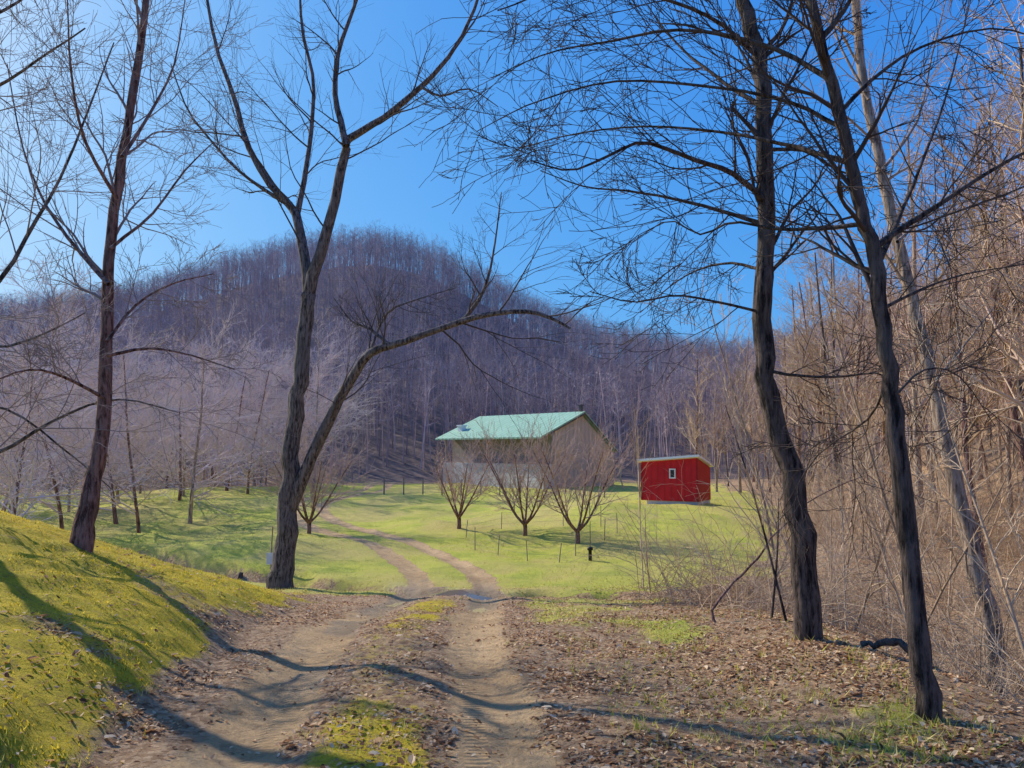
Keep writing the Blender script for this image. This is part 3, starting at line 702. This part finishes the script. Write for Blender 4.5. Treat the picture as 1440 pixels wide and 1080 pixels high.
# garden fence
M_post=simple('grey_post',(.20,.16,.14),(.3,.25,.22),9,.9)
M_wire=simple('fence_wire',(.25,.23,.22),None,5,.5,0,.5)
fpx=[(655,757),(668,772),(700,778),(742,786),(786,790),(830,770),(868,752),(845,742),(792,740),(705,742)]
pts=[]
for a,b_ in fpx:
    d=hit(a,b_);q=PT(a,b_,d);pts.append((q[0],q[1],gz(q[0],q[1])))
e=empty('garden_fence',pts[0],"light wire fence on thin stakes around young plants",'fence')
o0=np.array(pts[0])
pl=[]
for k in range(len(pts)):
    a=np.array(pts[k]);c=np.array(pts[(k+1)%len(pts)]);m_=max(1,int(np.linalg.norm(c-a)/1.3))
    for j in range(m_):
        q=a+(c-a)*j/m_;q[2]=gz(q[0],q[1]);pl.append(q)
for q in pl:
    hh_=rng.uniform(.5,.8);l=rng.normal(size=2)*.03
    P=np.array([[0,0,-.1],[l[0]*.5,l[1]*.5,hh_*.5],[l[0],l[1],hh_]])[None]
    V_,f=tubes(P,np.array([[.015,.014,.012]]),6);o=mk('fence_post',V_,[f],M_post,loc=tuple(q-o0),parent=e)
A=Acc();pl.append(pl[0])
for hh_ in (.2,.4,.6):
    W_=np.array([q-o0+np.array([0,0,hh_]) for q in pl]);A.add(tubes(W_[None],np.full((1,len(W_)),.003),3))
V_,f=A.get();mk('wire',V_,f,M_wire,parent=e)
pts=[]
for a,b_ in [(540,697),(600,695),(660,692),(720,693),(790,694),(850,697)]:
    d=min(hit(a,b_),51);q=PT(a,b_,d);pts.append(np.array((q[0],q[1],gz(q[0],q[1]))))
e=empty('yard_fence',tuple(pts[0]),"low post and wire fence in front of the farmhouse yard",'fence');o0=pts[0].copy()
LN=smooth_line(pts,12);A=Acc()
for q in LN:
    q[2]=gz(q[0],q[1]);P=np.array([[0,0,-.1],[0,0,.6],[0,0,1.1]])[None];V_,f=tubes(P,np.array([[.05,.045,.045]]),6);mk('fence_post',V_,[f],M_post,loc=tuple(q-o0),parent=e)
for hh_ in (.4,.7,1.0):
    A.add(tubes((LN-o0+np.array([0,0,hh_]))[None],np.full((1,12),.004),3))
V_,f=A.get();mk('wire',V_,f,M_wire,parent=e)
def tubeobj(name,P,R,mat,label,cat,S=8,jit=.05,group=None):
    P=np.array(P,float);b_=P[0].copy();V_,f=tubes((P-b_)[None],np.array(R,float)[None],S,jit)
    n=len(P)*S;cap=[np.arange(n-S,n)[None]]
    o=mk(name,V_,[f]+cap,mat,loc=tuple(b_));o["label"]=label;o["category"]=cat
    if group:o["group"]=group
    return o
d=hit(830,788);q=PT(830,788,d);g=gz(q[0],q[1])
tubeobj('black_post',[(q[0],q[1],g-.1),(q[0],q[1],g+.02),(q[0],q[1],g+.3),(q[0],q[1],g+.3),(q[0],q[1],g+.38),(q[0],q[1],g+.38)],[.05,.05,.05,.085,.08,.02],simple('black_pipe',(.02,.02,.02),None,5,.5,0.01),"short black capped standpipe in the grass",'pipe')
d=hit(340,812);q=PT(338,812,d);g=gz(q[0],q[1])
tubeobj('tree_stump',[(q[0],q[1],g-.1),(q[0],q[1],g+.03),(q[0]+.01,q[1],g+.1),(q[0]+.02,q[1],g+.16),(q[0]+.02,q[1],g+.15)],[.09,.07,.055,.05,.02],M_dark,"small dark broken stump on the mossy bank",'stump',9,.3)
d=hit(381,800);q=PT(381,800,d);g=gz(q[0],q[1])
e=empty('marker_post',(q[0],q[1],g),"thin pale stake with small plate by the creek",'post')
V_,f=tubes(np.array([[[0,0,-.1],[0,0,.5],[.02,0,1.1]]]),np.array([[.02,.018,.016]]),6);mk('stake',V_,[f],M_pale,parent=e)
pmesh('plate',[([(-.11,-.03,.12),(.09,-.03,.12),(.09,-.03,.42),(-.11,-.03,.42),(-.11,-.045,.12),(.09,-.045,.12),(.09,-.045,.42),(-.11,-.045,.42)],[[0,1,2,3],[4,5,6,7],[0,1,5,4],[1,2,6,5],[2,3,7,6],[3,0,4,7]])],M_trim,e)
for (px,py,tp,bx_) in [(905,828,600,-8),(915,835,715,-8),(900,700,575,-8),(878,690,650,-8),(1108,905,570,-88),(1085,890,700,10)]:
    nr=px>1000
    d=hit(px,py) if not nr else 8.3
    q=np.array(PT(px,py,d));q[2]=gz(q[0],q[1])-.05;t_=np.array(PT(px+bx_,tp,d+.3))
    P=smooth_line([q,q*.5+t_*.5+rng.normal(size=3)*.06,t_],12);R=np.linspace(.016,.005,12)*(d/14)*(1.7 if nr else 1)
    e=empty('sapling',tuple(q),"thin upright leafless sapling standing in grass",'tree','thin leafless saplings')
    V_,f=tubes((P-q)[None],R[None],5);mk('trunk',V_,[f],M_twigt if not nr else M_dark,parent=e)
    L=np.array([np.linalg.norm(t_-q)]);P1,R1,L1=sprout((P-q)[None],R[None],L,12,.3,1,(20,50),.3,6,.1,.08,.6,.5,.003,.3)
    P2,R2,_=sprout(P1,R1,L1,5,.2,1,(20,50),.5,4,.1,.08,.6,.5,.002,.3)
    A=Acc();A.add(tubes(P1,R1,3));A.add(tubes(P2,R2,3));V_,f=A.get();mk('crown',V_,f,M_twigt,parent=e)
d=8.3
pp=[PT(1010,885,d-.3),PT(1003,858,d-.2),PT(1025,830,d),PT(1060,790,d+.2),PT(1095,745,d+.5),PT(1140,705,d+.9),PT(1215,670,d+1.4)]
L=smooth_line(pp,22);L[1:-1]+=rng.normal(size=(20,3))*.012;tubeobj('dead_branch',L,np.linspace(.018,.005,22),M_brown,"curved dead branch leaning against the brush",'branch',7,.3)
d=6.4
a_=np.array(PT(1212,945,d));c_=np.array(PT(1290,950,d-.3))
a_[2]=gz(a_[0],a_[1])+.02;c_[2]=gz(c_[0],c_[1])+.12
LG=smooth_line([a_,(a_+c_)/2+np.array([0,.05,.03]),c_],12);LG[1:-1]+=rng.normal(size=(10,3))*.01
tubeobj('rotten_log',LG,np.linspace(.018,.034,12)*rng.uniform(.8,1.2,12),M_dark,"short dark rotten log at the ravine edge",'log',9,.5)

# ---------- world, sun, camera
el=math.radians(34);az=math.radians(-53)
S=Vector((math.sin(az)*math.cos(el),math.cos(az)*math.cos(el),math.sin(el)))
sl=bpy.data.lights.new('sun','SUN');sl.energy=5;sl.angle=math.radians(.53);sl.color=(1,.93,.78)
so=bpy.data.objects.new('sun',sl);COL.objects.link(so);so.rotation_euler=(-S).to_track_quat('-Z','Y').to_euler();so.location=(0,0,30)
wd=bpy.data.worlds.new('World');scene.world=wd;wd.use_nodes=True;nt=wd.node_tree;bg=nt.nodes['Background']
sky=nt.nodes.new('ShaderNodeTexSky');sky.sky_type='NISHITA';sky.sun_disc=False;sky.sun_elevation=el;sky.sun_rotation=az
sky.air_density=1.0;sky.dust_density=1.4;sky.ozone_density=2.5
sp=nt.nodes.new('ShaderNodeSeparateColor');nt.links.new(sky.outputs[0],sp.inputs[0])
cb=nt.nodes.new('ShaderNodeCombineColor')
for k,(g,p_) in enumerate([(.30,1.12),(1.35,.62),(4.75,.22)]):
    nt.links.new(math_(nt,'MULTIPLY',math_(nt,'POWER',sp.outputs[k],p_),g),cb.inputs[k])
nt.links.new(cb.outputs[0],bg.inputs[0]);bg.inputs[1].default_value=.13
cam=bpy.data.cameras.new('camera');cam.lens=36*F/1440;cam.sensor_width=36;cam.clip_end=2000;cam.clip_start=.05
co=bpy.data.objects.new('camera',cam);COL.objects.link(co);co.location=(0,0,EYE);co.rotation_euler=(math.radians(95),0,0)
scene.camera=co
scene.view_settings.view_transform='Standard';scene.view_settings.look='None';scene.view_settings.exposure=0
